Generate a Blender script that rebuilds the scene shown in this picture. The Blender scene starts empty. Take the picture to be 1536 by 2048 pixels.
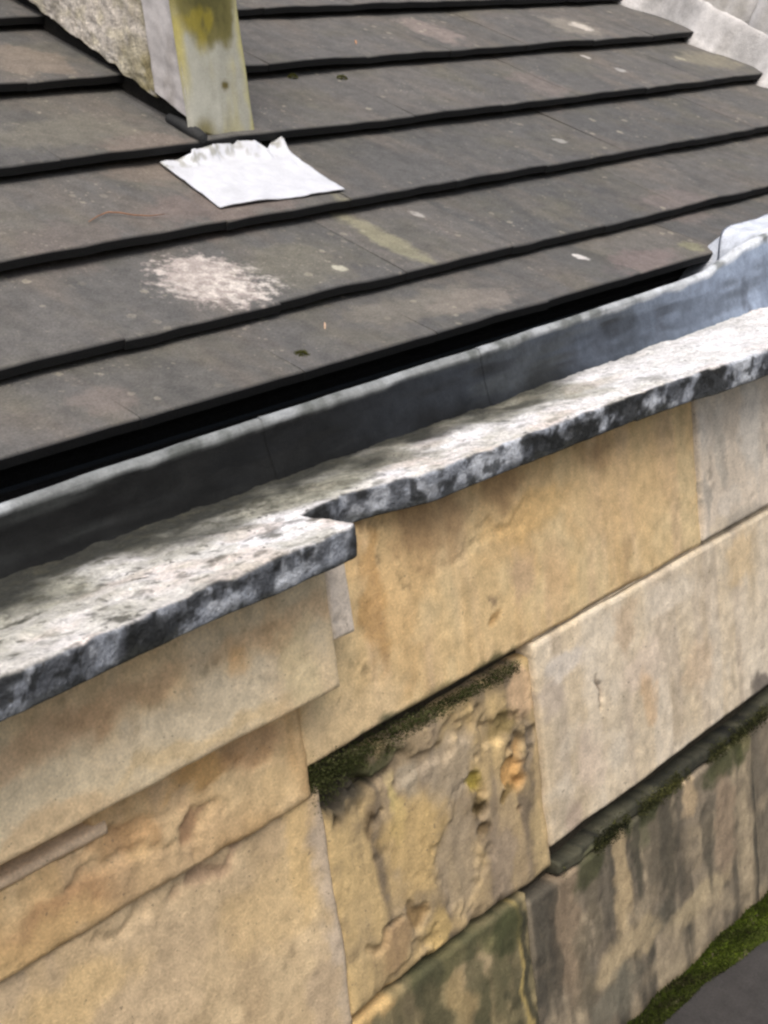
import bpy, math, random
import numpy as np
from mathutils import Matrix, Vector

random.seed(7)
SC = bpy.context.scene
COL = SC.collection
rad = math.radians

# ------------------------------------------------------------------ camera
H = 5.0                                    # eye height above the ground
F = 2800.0                                 # focal length in pixels of a 1536 x 2048 picture
YAW, PIT, ROL = rad(45.64), rad(15.304), rad(-7.2175)
_f = np.array([math.sin(YAW)*math.cos(PIT), math.cos(YAW)*math.cos(PIT), -math.sin(PIT)])
_r = np.array([math.cos(YAW), -math.sin(YAW), 0.0])
_u = np.cross(_r, _f)
c_, s_ = math.cos(ROL), math.sin(ROL)
RIGHT = c_*_r + s_*_u
UP = -s_*_r + c_*_u
cam = bpy.data.cameras.new('camera')
cam.sensor_fit = 'VERTICAL'; cam.sensor_height = 36.0; cam.lens = 36.0*F/2048.0
cam.clip_start = 0.02; cam.clip_end = 500
cam.dof.use_dof = True
cam.dof.focus_distance = 2.15
cam.dof.aperture_fstop = 16.0
co = bpy.data.objects.new('camera', cam); COL.objects.link(co)
m = Matrix.Identity(4)
for i in range(3):
    m[i][0] = RIGHT[i]; m[i][1] = UP[i]; m[i][2] = -_f[i]
m[2][3] = H
co.matrix_world = m
SC.camera = co

# ------------------------------------------------------------------ light: soft overcast day
SUN_EL, SUN_AZ = rad(58), rad(215)          # azimuth clockwise from +Y: behind the viewer, to the left
w = bpy.data.worlds.new('World'); SC.world = w; w.use_nodes = True
nt = w.node_tree; nt.nodes.clear()
sky = nt.nodes.new('ShaderNodeTexSky'); sky.sky_type = 'NISHITA'; sky.sun_disc = False
sky.sun_elevation = SUN_EL; sky.sun_rotation = SUN_AZ
sky.air_density = 1.0; sky.dust_density = 6.0; sky.ozone_density = 0.6
bg = nt.nodes.new('ShaderNodeBackground'); bg.inputs['Strength'].default_value = 0.11
wo = nt.nodes.new('ShaderNodeOutputWorld')
nt.links.new(sky.outputs[0], bg.inputs[0]); nt.links.new(bg.outputs[0], wo.inputs[0])
sl = bpy.data.lights.new('sun', 'SUN'); sl.energy = 1.5; sl.angle = rad(40); sl.color = (1, .975, .945)
so = bpy.data.objects.new('sun', sl); COL.objects.link(so)
sd = Vector((math.sin(SUN_AZ)*math.cos(SUN_EL), math.cos(SUN_AZ)*math.cos(SUN_EL), math.sin(SUN_EL)))
so.rotation_euler = sd.to_track_quat('Z', 'Y').to_euler(); so.location = (0, -4, H+6)
vs = SC.view_settings
vs.view_transform = 'Standard'; vs.look = 'None'; vs.exposure = 0.35; vs.gamma = 1.0
vs.use_curve_mapping = False
SC.render.engine = 'CYCLES'
SC.cycles.use_denoising = True
SC.cycles.max_bounces = 5; SC.cycles.diffuse_bounces = 3; SC.cycles.glossy_bounces = 2
SC.cycles.caustics_reflective = False; SC.cycles.caustics_refractive = False
SC.cycles.filter_width = 2.5

# ------------------------------------------------------------------ helpers
def ray(px, py):
    return (px-768)/F*RIGHT - (py-1024)/F*UP + _f
def on_y(px, py, Y):
    d = ray(px, py); return d*(Y/d[1])
def on_z(px, py, Z):
    d = ray(px, py); return d*(Z/d[2])
def on_x(px, py, X):
    d = ray(px, py); return d*(X/d[0])
RP = rad(32.2); EY, EZ = 1.45, -0.3246      # roof pitch, eave line (heights are relative to the eye)
def roof_xs(px, py):
    n = np.array([0, -math.sin(RP), math.cos(RP)]); d = ray(px, py)
    P = d*(n @ np.array([0, EY, EZ]))/(n @ d)
    return P[0], (P[1]-EY)/math.cos(RP)
def roof_p(x, s, h=0.0):
    return np.array([x, EY+s*math.cos(RP)-h*math.sin(RP), EZ+s*math.sin(RP)+h*math.cos(RP)])

def lin(c):
    c = np.array(c, float)/255.0
    return np.where(c <= .04045, c/12.92, ((c+.055)/1.055)**2.4)

def _hash(ix, iy, iz, seed):
    h = (ix*374761393 + iy*668265263 + iz*2147483647 + seed*974634777) & 0xFFFFFFFF
    h = ((h ^ (h >> 13))*1274126177) & 0xFFFFFFFF
    h = ((h ^ (h >> 16))*2246822519) & 0xFFFFFFFF
    return ((h ^ (h >> 15)) & 0xFFFFFF)/float(0xFFFFFF)
def vnoise(x, y, z, seed=0):
    x, y, z = np.broadcast_arrays(np.asarray(x, float), np.asarray(y, float), np.asarray(z, float))
    fx, fy, fz = np.floor(x), np.floor(y), np.floor(z)
    ix, iy, iz = fx.astype(np.int64), fy.astype(np.int64), fz.astype(np.int64)
    tx, ty, tz = x-fx, y-fy, z-fz
    tx = tx*tx*(3-2*tx); ty = ty*ty*(3-2*ty); tz = tz*tz*(3-2*tz)
    r = 0
    for dx in (0, 1):
        for dy in (0, 1):
            for dz in (0, 1):
                r = r + (tx if dx else 1-tx)*(ty if dy else 1-ty)*(tz if dz else 1-tz)*_hash(ix+dx, iy+dy, iz+dz, seed)
    return r
def fbm(x, y, z, seed=0, oct=4, gain=.5):
    a, t, r = 1.0, 0.0, 0.0
    for o in range(oct):
        k = 2.03**o
        r = r + a*vnoise(x*k+o*7.1, y*k+o*3.3, z*k+o*5.7, seed+o*13); t += a; a *= gain
    return r/t
def sstep(a, b, v):
    t = np.clip((v-a)/(b-a), 0, 1); return t*t*(3-2*t)
def mix(c, d, f):
    f = np.asarray(f)[..., None]; return c*(1-f)+np.asarray(d)*f

def link(name, me, mt, parent=None):
    o = bpy.data.objects.new(name, me); COL.objects.link(o)
    if mt is not None and not me.materials: me.materials.append(mt)
    if parent is not None: o.parent = parent
    return o
def thing(name, label, cat, loc=(0, 0, 0), group=None):
    o = bpy.data.objects.new(name, None); COL.objects.link(o); o.location = loc
    o.empty_display_size = .1
    o['label'] = label; o['category'] = cat
    if group: o['group'] = group
    return o
def tag(o, label, cat, group=None):
    o['label'] = label; o['category'] = cat
    if group: o['group'] = group
    return o
def mesh_np(name, V, Fq, C=None, smooth=True):
    """mesh from vertex array, face list (quads / ngons) and vertex colours; heights become world heights"""
    V = np.array(V, float).reshape(-1, 3).copy(); V[:, 2] += H
    me = bpy.data.meshes.new(name)
    me.from_pydata(V.tolist(), [], Fq if isinstance(Fq, list) else Fq.tolist())
    if C is not None:
        at = me.color_attributes.new('Col', 'FLOAT_COLOR', 'POINT')
        c4 = np.ones((len(V), 4), np.float32); c4[:, :3] = np.clip(np.array(C).reshape(-1, 3), 0, 1)
        at.data.foreach_set('color', c4.ravel())
    if smooth: me.shade_smooth()
    me.update()
    return me
def grid_faces(nu, nv, off=0, flip=False):
    i, j = np.meshgrid(np.arange(nu-1), np.arange(nv-1), indexing='ij')
    a = (i*nv+j).ravel()+off
    q = np.stack([a, a+nv, a+nv+1, a+1], 1)
    return q[:, ::-1] if flip else q
def box_mesh(name, x0, x1, y0, y1, z0, z1, C=None):
    V = [(x, y, z) for x in (x0, x1) for y in (y0, y1) for z in (z0, z1)]
    Q = [(0, 1, 3, 2), (4, 6, 7, 5), (0, 4, 5, 1), (2, 3, 7, 6), (0, 2, 6, 4), (1, 5, 7, 3)]
    return mesh_np(name, V, Q, None if C is None else np.tile(C, (8, 1)), smooth=False)

# ------------------------------------------------------------------ materials
def nodes_of(name):
    mt = bpy.data.materials.new(name); mt.use_nodes = True
    n = mt.node_tree; n.nodes.clear()
    out = n.nodes.new('ShaderNodeOutputMaterial'); b = n.nodes.new('ShaderNodeBsdfPrincipled')
    n.links.new(b.outputs[0], out.inputs[0])
    return mt, n, b
def N(n, t, **kw):
    o = n.nodes.new(t)
    for k, v in kw.items():
        if k.startswith('i_'): o.inputs[k[2:]].default_value = v
        else: setattr(o, k, v)
    return o
def noise(n, vec, scale, detail=4, rough=.6, lo=.3, hi=.7, a=0., b=1.):
    t = N(n, 'ShaderNodeTexNoise'); t.inputs['Scale'].default_value = scale
    t.inputs['Detail'].default_value = detail; t.inputs['Roughness'].default_value = rough
    n.links.new(vec, t.inputs['Vector'])
    mr = N(n, 'ShaderNodeMapRange'); mr.inputs[1].default_value = lo; mr.inputs[2].default_value = hi
    mr.inputs[3].default_value = a; mr.inputs[4].default_value = b
    n.links.new(t.outputs[0], mr.inputs[0])
    return mr.outputs[0]
def mixc(n, fac, a, b, blend='MIX'):
    t = N(n, 'ShaderNodeMix', data_type='RGBA', blend_type=blend)
    for sock, v in ((t.inputs[0], fac), (t.inputs[6], a), (t.inputs[7], b)):
        if hasattr(v, 'links') or isinstance(v, bpy.types.NodeSocket): n.links.new(v, sock)
        elif isinstance(v, (int, float)): sock.default_value = v
        else: sock.default_value = (*v, 1)
    return t.outputs[2]
def mathn(n, op, a, b=0.0):
    t = N(n, 'ShaderNodeMath', operation=op)
    for k, v in enumerate((a, b)):
        if isinstance(v, bpy.types.NodeSocket): n.links.new(v, t.inputs[k])
        else: t.inputs[k].default_value = v
    return t.outputs[0]
def bump(n, b, h, strength, dist):
    bp = N(n, 'ShaderNodeBump'); bp.inputs['Strength'].default_value = strength
    bp.inputs['Distance'].default_value = dist
    n.links.new(h, bp.inputs['Height']); n.links.new(bp.outputs[0], b.inputs['Normal'])
def weathered(name, rough=.9, fine=.25, mid=.2, s_fine=260, s_mid=45, bs=.5, bd=.003, spec=.3, speck=None, metallic=0.):
    """colour comes from the Col attribute of the mesh (stone tone, stains, lichen), grain and relief from noise"""
    mt, n, b = nodes_of(name)
    at = N(n, 'ShaderNodeAttribute', attribute_name='Col')
    ps = N(n, 'ShaderNodeNewGeometry').outputs['Position']
    f1 = noise(n, ps, s_fine, 3, .6, .25, .75, 1-fine, 1+fine)
    f2 = noise(n, ps, s_mid, 7, .68, .3, .7, 1-mid, 1+mid)
    k = mathn(n, 'MULTIPLY', f1, f2)
    vm = N(n, 'ShaderNodeVectorMath', operation='SCALE')
    n.links.new(at.outputs[0], vm.inputs[0]); n.links.new(k, vm.inputs['Scale'])
    colr = vm.outputs[0]
    if speck:
        sc_, thr, cc, amt = speck
        v = N(n, 'ShaderNodeTexNoise'); v.inputs['Scale'].default_value = sc_; v.inputs['Detail'].default_value = 3
        n.links.new(ps, v.inputs['Vector'])
        mr = N(n, 'ShaderNodeMapRange', interpolation_type='SMOOTHSTEP')
        mr.inputs[1].default_value = thr; mr.inputs[2].default_value = thr+.06
        mr.inputs[4].default_value = amt
        n.links.new(v.outputs[0], mr.inputs[0])
        colr = mixc(n, mr.outputs[0], colr, cc)
    n.links.new(colr, b.inputs['Base Color'])
    b.inputs['Roughness'].default_value = rough
    b.inputs['Specular IOR Level'].default_value = spec
    b.inputs['Metallic'].default_value = metallic
    h = mathn(n, 'ADD', mathn(n, 'MULTIPLY', f1, .8), mathn(n, 'MULTIPLY', f2, .6))
    bump(n, b, h, bs, bd)
    return mt

STONE = weathered('weathered limestone', fine=.19, mid=.22, s_fine=300, s_mid=44, bs=.5, bd=.0035, speck=(150, .67, (.13, .105, .075), .6))
LEDGE = weathered('lichened cornice stone', fine=.34, mid=.26, s_fine=230, s_mid=70, bs=.6, bd=.004, speck=(95, .66, (.05, .05, .045), .75))
LEAD = weathered('weathered lead', rough=.75, fine=.15, mid=.25, s_mid=38, bs=.4, bd=.003, spec=.22)
BRIGHT = weathered('bright new lead', rough=.6, fine=.05, mid=.10, s_mid=30, bs=.3, bd=.003, spec=.4)
RENDER = weathered('gritty render', rough=.95, fine=.3, mid=.3, s_fine=180, s_mid=55, bs=.6, bd=.004)
PAINT = weathered('stained white paint', rough=.7, fine=.1, mid=.12, s_mid=40, bs=.25, bd=.002)
MOSS = weathered('moss', rough=1, fine=.3, mid=.3, s_fine=300, s_mid=70, bs=.5, bd=.003, spec=.1)

ROT_ROOF = (-RP, 0, 0)
def tile_material():
    mt, n, b = nodes_of('weathered roof tile')
    ps = N(n, 'ShaderNodeNewGeometry').outputs['Position']
    oi = N(n, 'ShaderNodeObjectInfo')
    nrm = N(n, 'ShaderNodeTexCoord')
    # metric roof coordinates: x along the eave, y up the slope
    sub = N(n, 'ShaderNodeVectorMath', operation='SUBTRACT'); n.links.new(ps, sub.inputs[0])
    sub.inputs[1].default_value = (0, EY, EZ+H)
    mp = N(n, 'ShaderNodeMapping'); n.links.new(sub.outputs[0], mp.inputs['Vector'])
    mp.inputs['Rotation'].default_value = ROT_ROOF
    rc = mp.outputs[0]
    # tone of the tile itself
    cr = N(n, 'ShaderNodeValToRGB'); n.links.new(oi.outputs['Random'], cr.inputs[0])
    e = cr.color_ramp.elements
    e[0].position = 0; e[0].color = (*TL(82, 82, 81), 1); e[1].position = 1; e[1].color = (*TL(102, 99, 94), 1)
    for p, c in ((.3, (91, 90, 88)), (.6, (96, 94, 91)), (.8, (87, 86, 83))):
        q = e.new(p); q.color = (*TL(*c), 1)
    c = cr.outputs[0]
    # broad weathering, drawn out down the slope
    st = N(n, 'ShaderNodeMapping'); n.links.new(rc, st.inputs['Vector']); st.inputs['Scale'].default_value = (1, .35, 1)
    c = mixc(n, noise(n, st.outputs[0], 9, 3, .6, .47, .75, 0, .5), c, TL(113, 104, 94))
    c = mixc(n, noise(n, rc, 5.5, 4, .6, .5, .75, 0, .5), c, TL(98, 95, 80))
    c = mixc(n, noise(n, st.outputs[0], 16, 3, .6, .5, .75, 0, .5), c, TL(64, 65, 65))
    warps = {}
    fleck = noise(n, rc, 55, 4, .6, .44, .62, 0, 1)
    for (px, py, rx, ry, colr, amt, rag) in ROOF_BLOBS:
        bx, bs_ = roof_xs(px, py); gq = sum(colr)/3; colr = tuple(v*.68+gq*.32 for v in colr)
        d = N(n, 'ShaderNodeVectorMath', operation='SUBTRACT'); n.links.new(rc, d.inputs[0]); d.inputs[1].default_value = (bx, bs_, 0)
        k = N(n, 'ShaderNodeVectorMath', operation='MULTIPLY'); n.links.new(d.outputs[0], k.inputs[0]); k.inputs[1].default_value = (1/rx, 1/ry, 0)
        l = N(n, 'ShaderNodeVectorMath', operation='LENGTH'); n.links.new(k.outputs[0], l.inputs[0])
        rk = 16 if rag < 28 else 60
        if rk not in warps: warps[rk] = noise(n, rc, rk, 3, .65, .2, .8, -.55, .55)
        wn = warps[rk]
        mr = N(n, 'ShaderNodeMapRange', interpolation_type='SMOOTHSTEP')
        mr.inputs[1].default_value = 1.15; mr.inputs[2].default_value = .6; mr.inputs[3].default_value = 0; mr.inputs[4].default_value = amt
        n.links.new(mathn(n, 'ADD', l.outputs[1], wn), mr.inputs[0])
        c = mixc(n, mathn(n, 'MULTIPLY', mr.outputs[0], fleck) if rag == 99 else mr.outputs[0], c, TL(*colr))
    # small crusts of pale lichen
    vo = N(n, 'ShaderNodeTexVoronoi'); vo.inputs['Scale'].default_value = 42; n.links.new(rc, vo.inputs['Vector'])
    sep = N(n, 'ShaderNodeSeparateColor'); n.links.new(vo.outputs['Color'], sep.inputs[0])
    size = N(n, 'ShaderNodeMapRange'); n.links.new(sep.outputs[0], size.inputs[0])
    size.inputs[1].default_value = .72; size.inputs[2].default_value = 1; size.inputs[3].default_value = 0; size.inputs[4].default_value = .34
    wob = mathn(n, 'ADD', vo.outputs['Distance'], noise(n, rc, 260, 2, .5, .2, .8, -.12, .12))
    inside = mathn(n, 'LESS_THAN', wob, size.outputs[0])
    area = noise(n, rc, 3.2, 2, .5, .42, .62, .0, 1)
    c = mixc(n, mathn(n, 'MULTIPLY', mathn(n, 'MULTIPLY', inside, area), .4), c, TL(168, 162, 144))
    vo2 = N(n, 'ShaderNodeTexVoronoi'); vo2.inputs['Scale'].default_value = 120; n.links.new(rc, vo2.inputs['Vector'])
    sp2 = N(n, 'ShaderNodeSeparateColor'); n.links.new(vo2.outputs['Color'], sp2.inputs[0])
    sz2 = N(n, 'ShaderNodeMapRange'); n.links.new(sp2.outputs[1], sz2.inputs[0])
    sz2.inputs[1].default_value = .6; sz2.inputs[2].default_value = 1; sz2.inputs[3].default_value = 0; sz2.inputs[4].default_value = .4
    in2 = mathn(n, 'LESS_THAN', vo2.outputs['Distance'], sz2.outputs[0])
    ar2 = noise(n, rc, 6, 3, .6, .45, .68, 0, 1)
    c = mixc(n, mathn(n, 'MULTIPLY', mathn(n, 'MULTIPLY', in2, ar2), .4), c, TL(160, 154, 138))
    grain = mathn(n, 'MULTIPLY', noise(n, rc, 300, 3, .6, .25, .75, .68, 1.32), noise(n, rc, 34, 6, .7, .3, .7, .78, 1.22))
    vm = N(n, 'ShaderNodeVectorMath', operation='SCALE'); n.links.new(c, vm.inputs[0]); n.links.new(grain, vm.inputs['Scale'])
    # shadow gap under each course, painted near black on the tail edge
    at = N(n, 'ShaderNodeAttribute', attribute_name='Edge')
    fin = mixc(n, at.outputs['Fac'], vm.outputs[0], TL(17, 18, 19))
    n.links.new(fin, b.inputs['Base Color'])
    b.inputs['Roughness'].default_value = .82; b.inputs['Specular IOR Level'].default_value = .35
    bump(n, b, grain, .45, .003)
    return mt
def TL(*c): return tuple(float(v) for v in lin(c)*1.12)

ROOF_BLOBS = [
 # px, py, half width, half height (m), colour, amount, raggedness
 (425, 545, .085, .095, (168, 154, 146), .7, 30),
 (400, 520, .07, .05, (172, 158, 150), .5, 30),
 (430, 545, .10, .09, (206, 196, 184), .6, 99),
 (500, 560, .07, .05, (214, 205, 193), .6, 99),
 (600, 520, .10, .09, (112, 108, 92), .6, 14),
 (775, 462, .032, .13, (142, 138, 102), .62, 22),
 (850, 600, .20, .05, (116, 110, 97), .7, 16),
 (960, 590, .10, .045, (128, 118, 106), .6, 24),
 (310, 300, .12, .09, (118, 104, 92), .7, 14),
 (130, 250, .16, .07, (108, 104, 90), .7, 14),
 (450, 400, .18, .06, (114, 98, 90), .65, 14),
 (60, 110, .10, .09, (126, 112, 96), .7, 12),
 (870, 50, .07, .10, (138, 122, 112), .7, 16),
 (1150, 45, .09, .09, (132, 124, 110), .75, 18),
 (1165, 45, .03, .04, (196, 186, 170), .7, 60),
 (1080, 160, .07, .09, (120, 107, 100), .6, 16),
 (1420, 110, .14, .08, (124, 118, 98), .8, 14),
 (1350, 400, .10, .07, (120, 106, 100), .5, 20),
 (1290, 520, .12, .05, (122, 104, 100), .6, 20),
 (1385, 490, .03, .03, (128, 126, 92), .8, 40),
 (1167, 499, .013, .018, (196, 192, 186), .95, 90),
 (680, 530, .014, .016, (176, 172, 148), .95, 90),
 (1245, 130, .016, .020, (150, 148, 142), .9, 90),
 (1125, 270, .014, .018, (152, 150, 142), .9, 90),
 (841, 405, .012, .016, (150, 146, 138), .9, 90),
 (1365, 105, .016, .020, (160, 154, 128), .9, 90),
 (1180, 95, .010, .018, (190, 184, 176), .9, 90),
 (130, 470, .10, .06, (104, 94, 88), .6, 20),
 (210, 790, .05, .05, (126, 112, 102), .5, 26),
]

# ------------------------------------------------------------------ ground far below
GR, n, b = nodes_of('paved yard')
ps = N(n, 'ShaderNodeNewGeometry').outputs['Position']
n.links.new(mixc(n, noise(n, ps, 3, 5), (.10, .095, .085), (.2, .19, .17)), b.inputs['Base Color']); b.inputs['Roughness'].default_value = .95
g = link('ground', mesh_np('ground', [(-60, -60, -H), (60, -60, -H), (60, 60, -H), (-60, 60, -H)], [(0, 1, 2, 3)], smooth=False), GR)
g['kind'] = 'structure'

# ------------------------------------------------------------------ stone wall
WY = 1.20
def W(px, py, Y=WY):
    P = on_y(px, py, Y); return P[0], P[2]
wall = thing('stone_wall', 'tan ashlar stone wall below the projecting cornice, blocks eroded and stained', 'wall', (1.4, 1.3, 0))
def child(name, me, mt, parent):
    o = bpy.data.objects.new(name, me); COL.objects.link(o)
    if not me.materials: me.materials.append(mt)
    o.parent = parent
    o.matrix_parent_inverse = Matrix.Translation(parent.location).inverted()
    return o

def stone_block(x0, x1, z0, z1, yf, pal, blobs=(), holes=(), seed=0, step=.0045, r=.0042, rel=.0035, depth=.06, streak=.7, edge=.0032, light=1.29, slot=None):
    """front face as a fine relief, edges worn round, sides running back into the wall"""
    nu = max(4, int((x1-x0)/step)); nv = max(4, int((z1-z0)/step))
    u = np.linspace(x0, x1, nu); v = np.linspace(z0, z1, nv)
    X, Z = np.meshgrid(u, v, indexing='ij')
    # wander of the edges
    wl = (fbm(Z*0+x0*9, Z*14, 0, seed+1)-.5)*2*edge; wr = (fbm(Z*0+x1*9, Z*14, 5, seed+2)-.5)*2*edge
    wb = (fbm(X*12, X*0+z0*9, 3, seed+3)-.5)*2*edge; wt = (fbm(X*12, X*0+z1*9, 7, seed+4)-.5)*2*edge
    fu = (X-x0)/(x1-x0); fv = (Z-z0)/(z1-z0)
    XX = X+wl*(1-fu)+wr*fu; ZZ = Z+wb*(1-fv)+wt*fv
    d = np.minimum(np.minimum(X-x0, x1-X), np.minimum(Z-z0, z1-Z))
    rr = r*(.5+1.3*fbm(X*18, Z*18, 1, seed+5))
    dd = np.clip(d, 0, rr)
    rel = rel*.6
    Y = yf + (rr-np.sqrt(np.maximum(rr*rr-(rr-dd)**2, 0)))
    Y = Y + rel*1.4*(fbm(X*7, Z*9, 0, seed+6)-.5) + rel*(fbm(X*34, Z*34, 0, seed+7, 4, .6)-.5)
    Y = Y + rel*.9*(fbm(X*48, Z*9, 21, seed+31, 4, .6)-.5)
    pit = sstep(.69, .76, fbm(X*62, Z*48, 31, seed+32))*sstep(.4, .6, fbm(X*6, Z*6, 33, seed+33)); Y = Y+.0014*pit
    C = np.zeros(X.shape+(3,)); P = [lin(p) for p in pal]
    C[:] = P[0]
    C = mix(C, P[1], sstep(.42, .62, fbm(X*5, Z*6, 2, seed+8)))
    C = mix(C, P[2], sstep(.46, .66, fbm(X*9, Z*6, 4, seed+9))*.8)
    C = mix(C, P[3], sstep(.48, .66, fbm(X*22, Z*2.2, 6, seed+10))*streak)
    C = mix(C, P[1]*1.12, sstep(.52, .7, fbm(X*17, Z*2.0, 16, seed+20))*streak*.9)
    C = mix(C, P[2]*.78, sstep(.56, .74, fbm(X*34, Z*4, 26, seed+21))*streak*.7)
    C = mix(C, P[0]*.72, sstep(.55, .75, fbm(X*30, Z*30, 8, seed+11))*.55)
    C = mix(C, P[1]*min(1.25, .62/P[1].max()), sstep(.58, .78, fbm(X*22, Z*16, 9, seed+12))*.5)
    C = C*(1-.35*pit)[..., None]
    nx = fbm(X*26, Z*26, 11, seed+13)-.5; nz = fbm(X*26, Z*26, 15, seed+14)-.5
    n2 = fbm(X*70, Z*70, 19, seed+15)-.5
    for (px, py, rx, rz, colr, amt) in blobs:
        bx, bz = W(px, py, yf)
        q = np.sqrt(((X-bx+nx*.05)/rx)**2+((Z-bz+nz*.05)/rz)**2)+n2*.5
        C = mix(C, lin(colr), sstep(1.15, .55, q)*amt)
    for (px, py, rx, rz, dep) in holes:
        bx, bz = W(px, py, yf)
        q = np.sqrt(((X-bx+nx*.09)/rx)**2+((Z-bz+nz*.07)/rz)**2)+n2*1.3
        k = sstep(1.1, .6, q); Y = Y+dep*k
    if slot: Y = Y+slot[3]*((X < slot[0]+.004*n2) & (Z > slot[1]+.003*n2) & (Z < slot[2]))
    V = np.stack([XX, Y, ZZ], -1)
    # run the rim back into the wall
    Vp = np.empty((nu+2, nv+2, 3)); Vp[1:-1, 1:-1] = V
    Cp = np.empty((nu+2, nv+2, 3)); Cp[1:-1, 1:-1] = C
    for A in (Vp, Cp):
        A[0, 1:-1] = A[1, 1:-1]; A[-1, 1:-1] = A[-2, 1:-1]; A[:, 0] = A[:, 1]; A[:, -1] = A[:, -2]
    for sl_ in ((0, slice(None)), (-1, slice(None)), (slice(None), 0), (slice(None), -1)): Vp[sl_][..., 1] = yf+depth
    me = mesh_np('stone_block', Vp, grid_faces(nu+2, nv+2, flip=False), Cp*light*np.minimum(1, .70/np.maximum((Cp*light).max(-1, keepdims=True), 1e-4)))
    return child('stone_block', me, STONE, wall)

TAN = [(202, 177, 133), (211, 190, 148), (190, 161, 116), (180, 157, 126)]
PALE = [(206, 194, 176), (216, 208, 194), (190, 176, 156), (176, 166, 152)]
PINK = [(198, 185, 162), (214, 203, 183), (184, 169, 143), (172, 160, 143)]
CREAM = [(212, 193, 158), (222, 207, 176), (202, 176, 136), (196, 174, 146)]
OCHRE = [(192, 164, 122), (202, 178, 138), (178, 148, 106), (180, 156, 124)]
SAND = [(180, 159, 126), (188, 168, 134), (170, 149, 118), (164, 147, 124)]
MAUVE = [(156, 138, 108), (174, 152, 110), (138, 124, 104), (112, 100, 82)]
DARK = [(122, 112, 96), (148, 135, 112), (98, 92, 80), (74, 70, 61)]
OLIVE = [(126, 115, 86), (146, 132, 98), (94, 88, 66), (74, 72, 54)]

# tan block under the set-back cornice
stone_block(1.033, 1.982, -.744, -.455, 1.20, TAN, seed=10, blobs=[
    (860, 1030, .09, .07, (150, 122, 90), .7), (1000, 960, .07, .04, (150, 122, 88), .7), (1190, 900, .05, .03, (152, 124, 90), .6),
    (1040, 1150, .035, .05, (176, 152, 122), .8), (1110, 1150, .03, .07, (186, 160, 124), .6), (745, 1200, .02, .12, (168, 134, 86), .7),
    (700, 1450, .12, .05, (206, 184, 146), .6), (985, 1190, .012, .012, (134, 116, 92), .8), (990, 1225, .014, .014, (164, 132, 86), .8),
    (860, 1400, .16, .010, (104, 98, 66), .6), (760, 1465, .08, .014, (92, 92, 70), .8), (980, 1320, .06, .014, (70, 72, 46), .8),
    (1060, 1030, .12, .03, (214, 180, 124), .6), (1250, 980, .18, .08, (206, 178, 134), .5)],
    holes=[(985, 1190, .010, .008, .0025), (992, 1225, .012, .010, .0025), (990, 1060, .09, .012, .003)])
# pale grey block at its right
stone_block(1.979, 2.72, -.738, -.455, 1.192, PALE, seed=20, blobs=[
    (1440, 900, .02, .09, (168, 162, 150), .7), (1410, 1010, .012, .05, (140, 136, 128), .7), (1500, 850, .04, .10, (222, 216, 204), .7),
    (1490, 1040, .1, .03, (150, 144, 132), .6), (1440, 1060, .04, .02, (202, 188, 164), .6)], rel=.005)
stone_block(2.726, 3.40, -.738, -.455, 1.195, PALE, seed=21)
# proud cream block under the nearer cornice slab
stone_block(-.30, .42, -.6425, -.458, 1.154, CREAM, seed=30)
stone_block(.421, 1.070, -.6415, -.458, 1.152, CREAM, seed=31, r=.006, rel=.003, blobs=[
    (60, 1500, .12, .03, (178, 150, 118), .7), (250, 1400, .10, .02, (176, 146, 112), .6), (560, 1250, .12, .02, (170, 142, 108), .6),
    (480, 1330, .02, .03, (206, 170, 122), .6), (420, 1420, .16, .035, (222, 208, 180), .8), (150, 1600, .16, .03, (220, 204, 172), .7),
    (600, 1320, .03, .06, (224, 206, 166), .8), (50, 1690, .12, .02, (216, 188, 146), .7), (400, 1480, .15, .012, (226, 202, 158), .7)], streak=.25)
# band course below it
stone_block(-.30, .30, -.786, -.60, 1.192, OCHRE, slot=(.722, -.6835, -.640, .038), seed=40)
stone_block(.301, 1.0392, -.7855, -.60, 1.192, OCHRE, slot=(.722, -.6835, -.640, .038), seed=41, rel=.008, r=.012, blobs=[
    (420, 1540, .06, .02, (190, 152, 98), .8), (500, 1490, .06, .03, (166, 134, 100), .7), (130, 1830, .10, .03, (162, 128, 92), .8),
    (350, 1720, .10, .03, (178, 154, 120), .7), (560, 1570, .05, .03, (206, 180, 136), .7), (250, 1680, .06, .02, (170, 134, 94), .6),
    (390, 1655, .012, .02, (148, 118, 90), .8), (60, 1900, .12, .03, (190, 162, 116), .7)],
    holes=[(400, 1655, .014, .022, .005), (300, 1640, .12, .010, .004), (520, 1500, .03, .012, .005), (250, 1720, .08, .010, .004)])
# big plain block at lower left
stone_block(-.30, 1.0572, -1.120, -.780, 1.202, SAND, seed=50, rel=.006, step=.006, blobs=[
    (300, 1950, .10, .10, (182, 162, 132), .8), (560, 1800, .10, .07, (196, 172, 130), .7), (680, 1800, .035, .22, (176, 162, 144), .8),
    (600, 1700, .022, .10, (214, 186, 136), .8), (420, 1800, .08, .03, (186, 166, 134), .6), (150, 2000, .10, .04, (200, 174, 128), .7),
    (650, 2000, .03, .10, (168, 150, 126), .7), (420, 1740, .05, .014, (150, 126, 104), .7)], edge=.006,
    holes=[(420, 1735, .05, .010, .006), (230, 1850, .05, .008, .005)])
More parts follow.
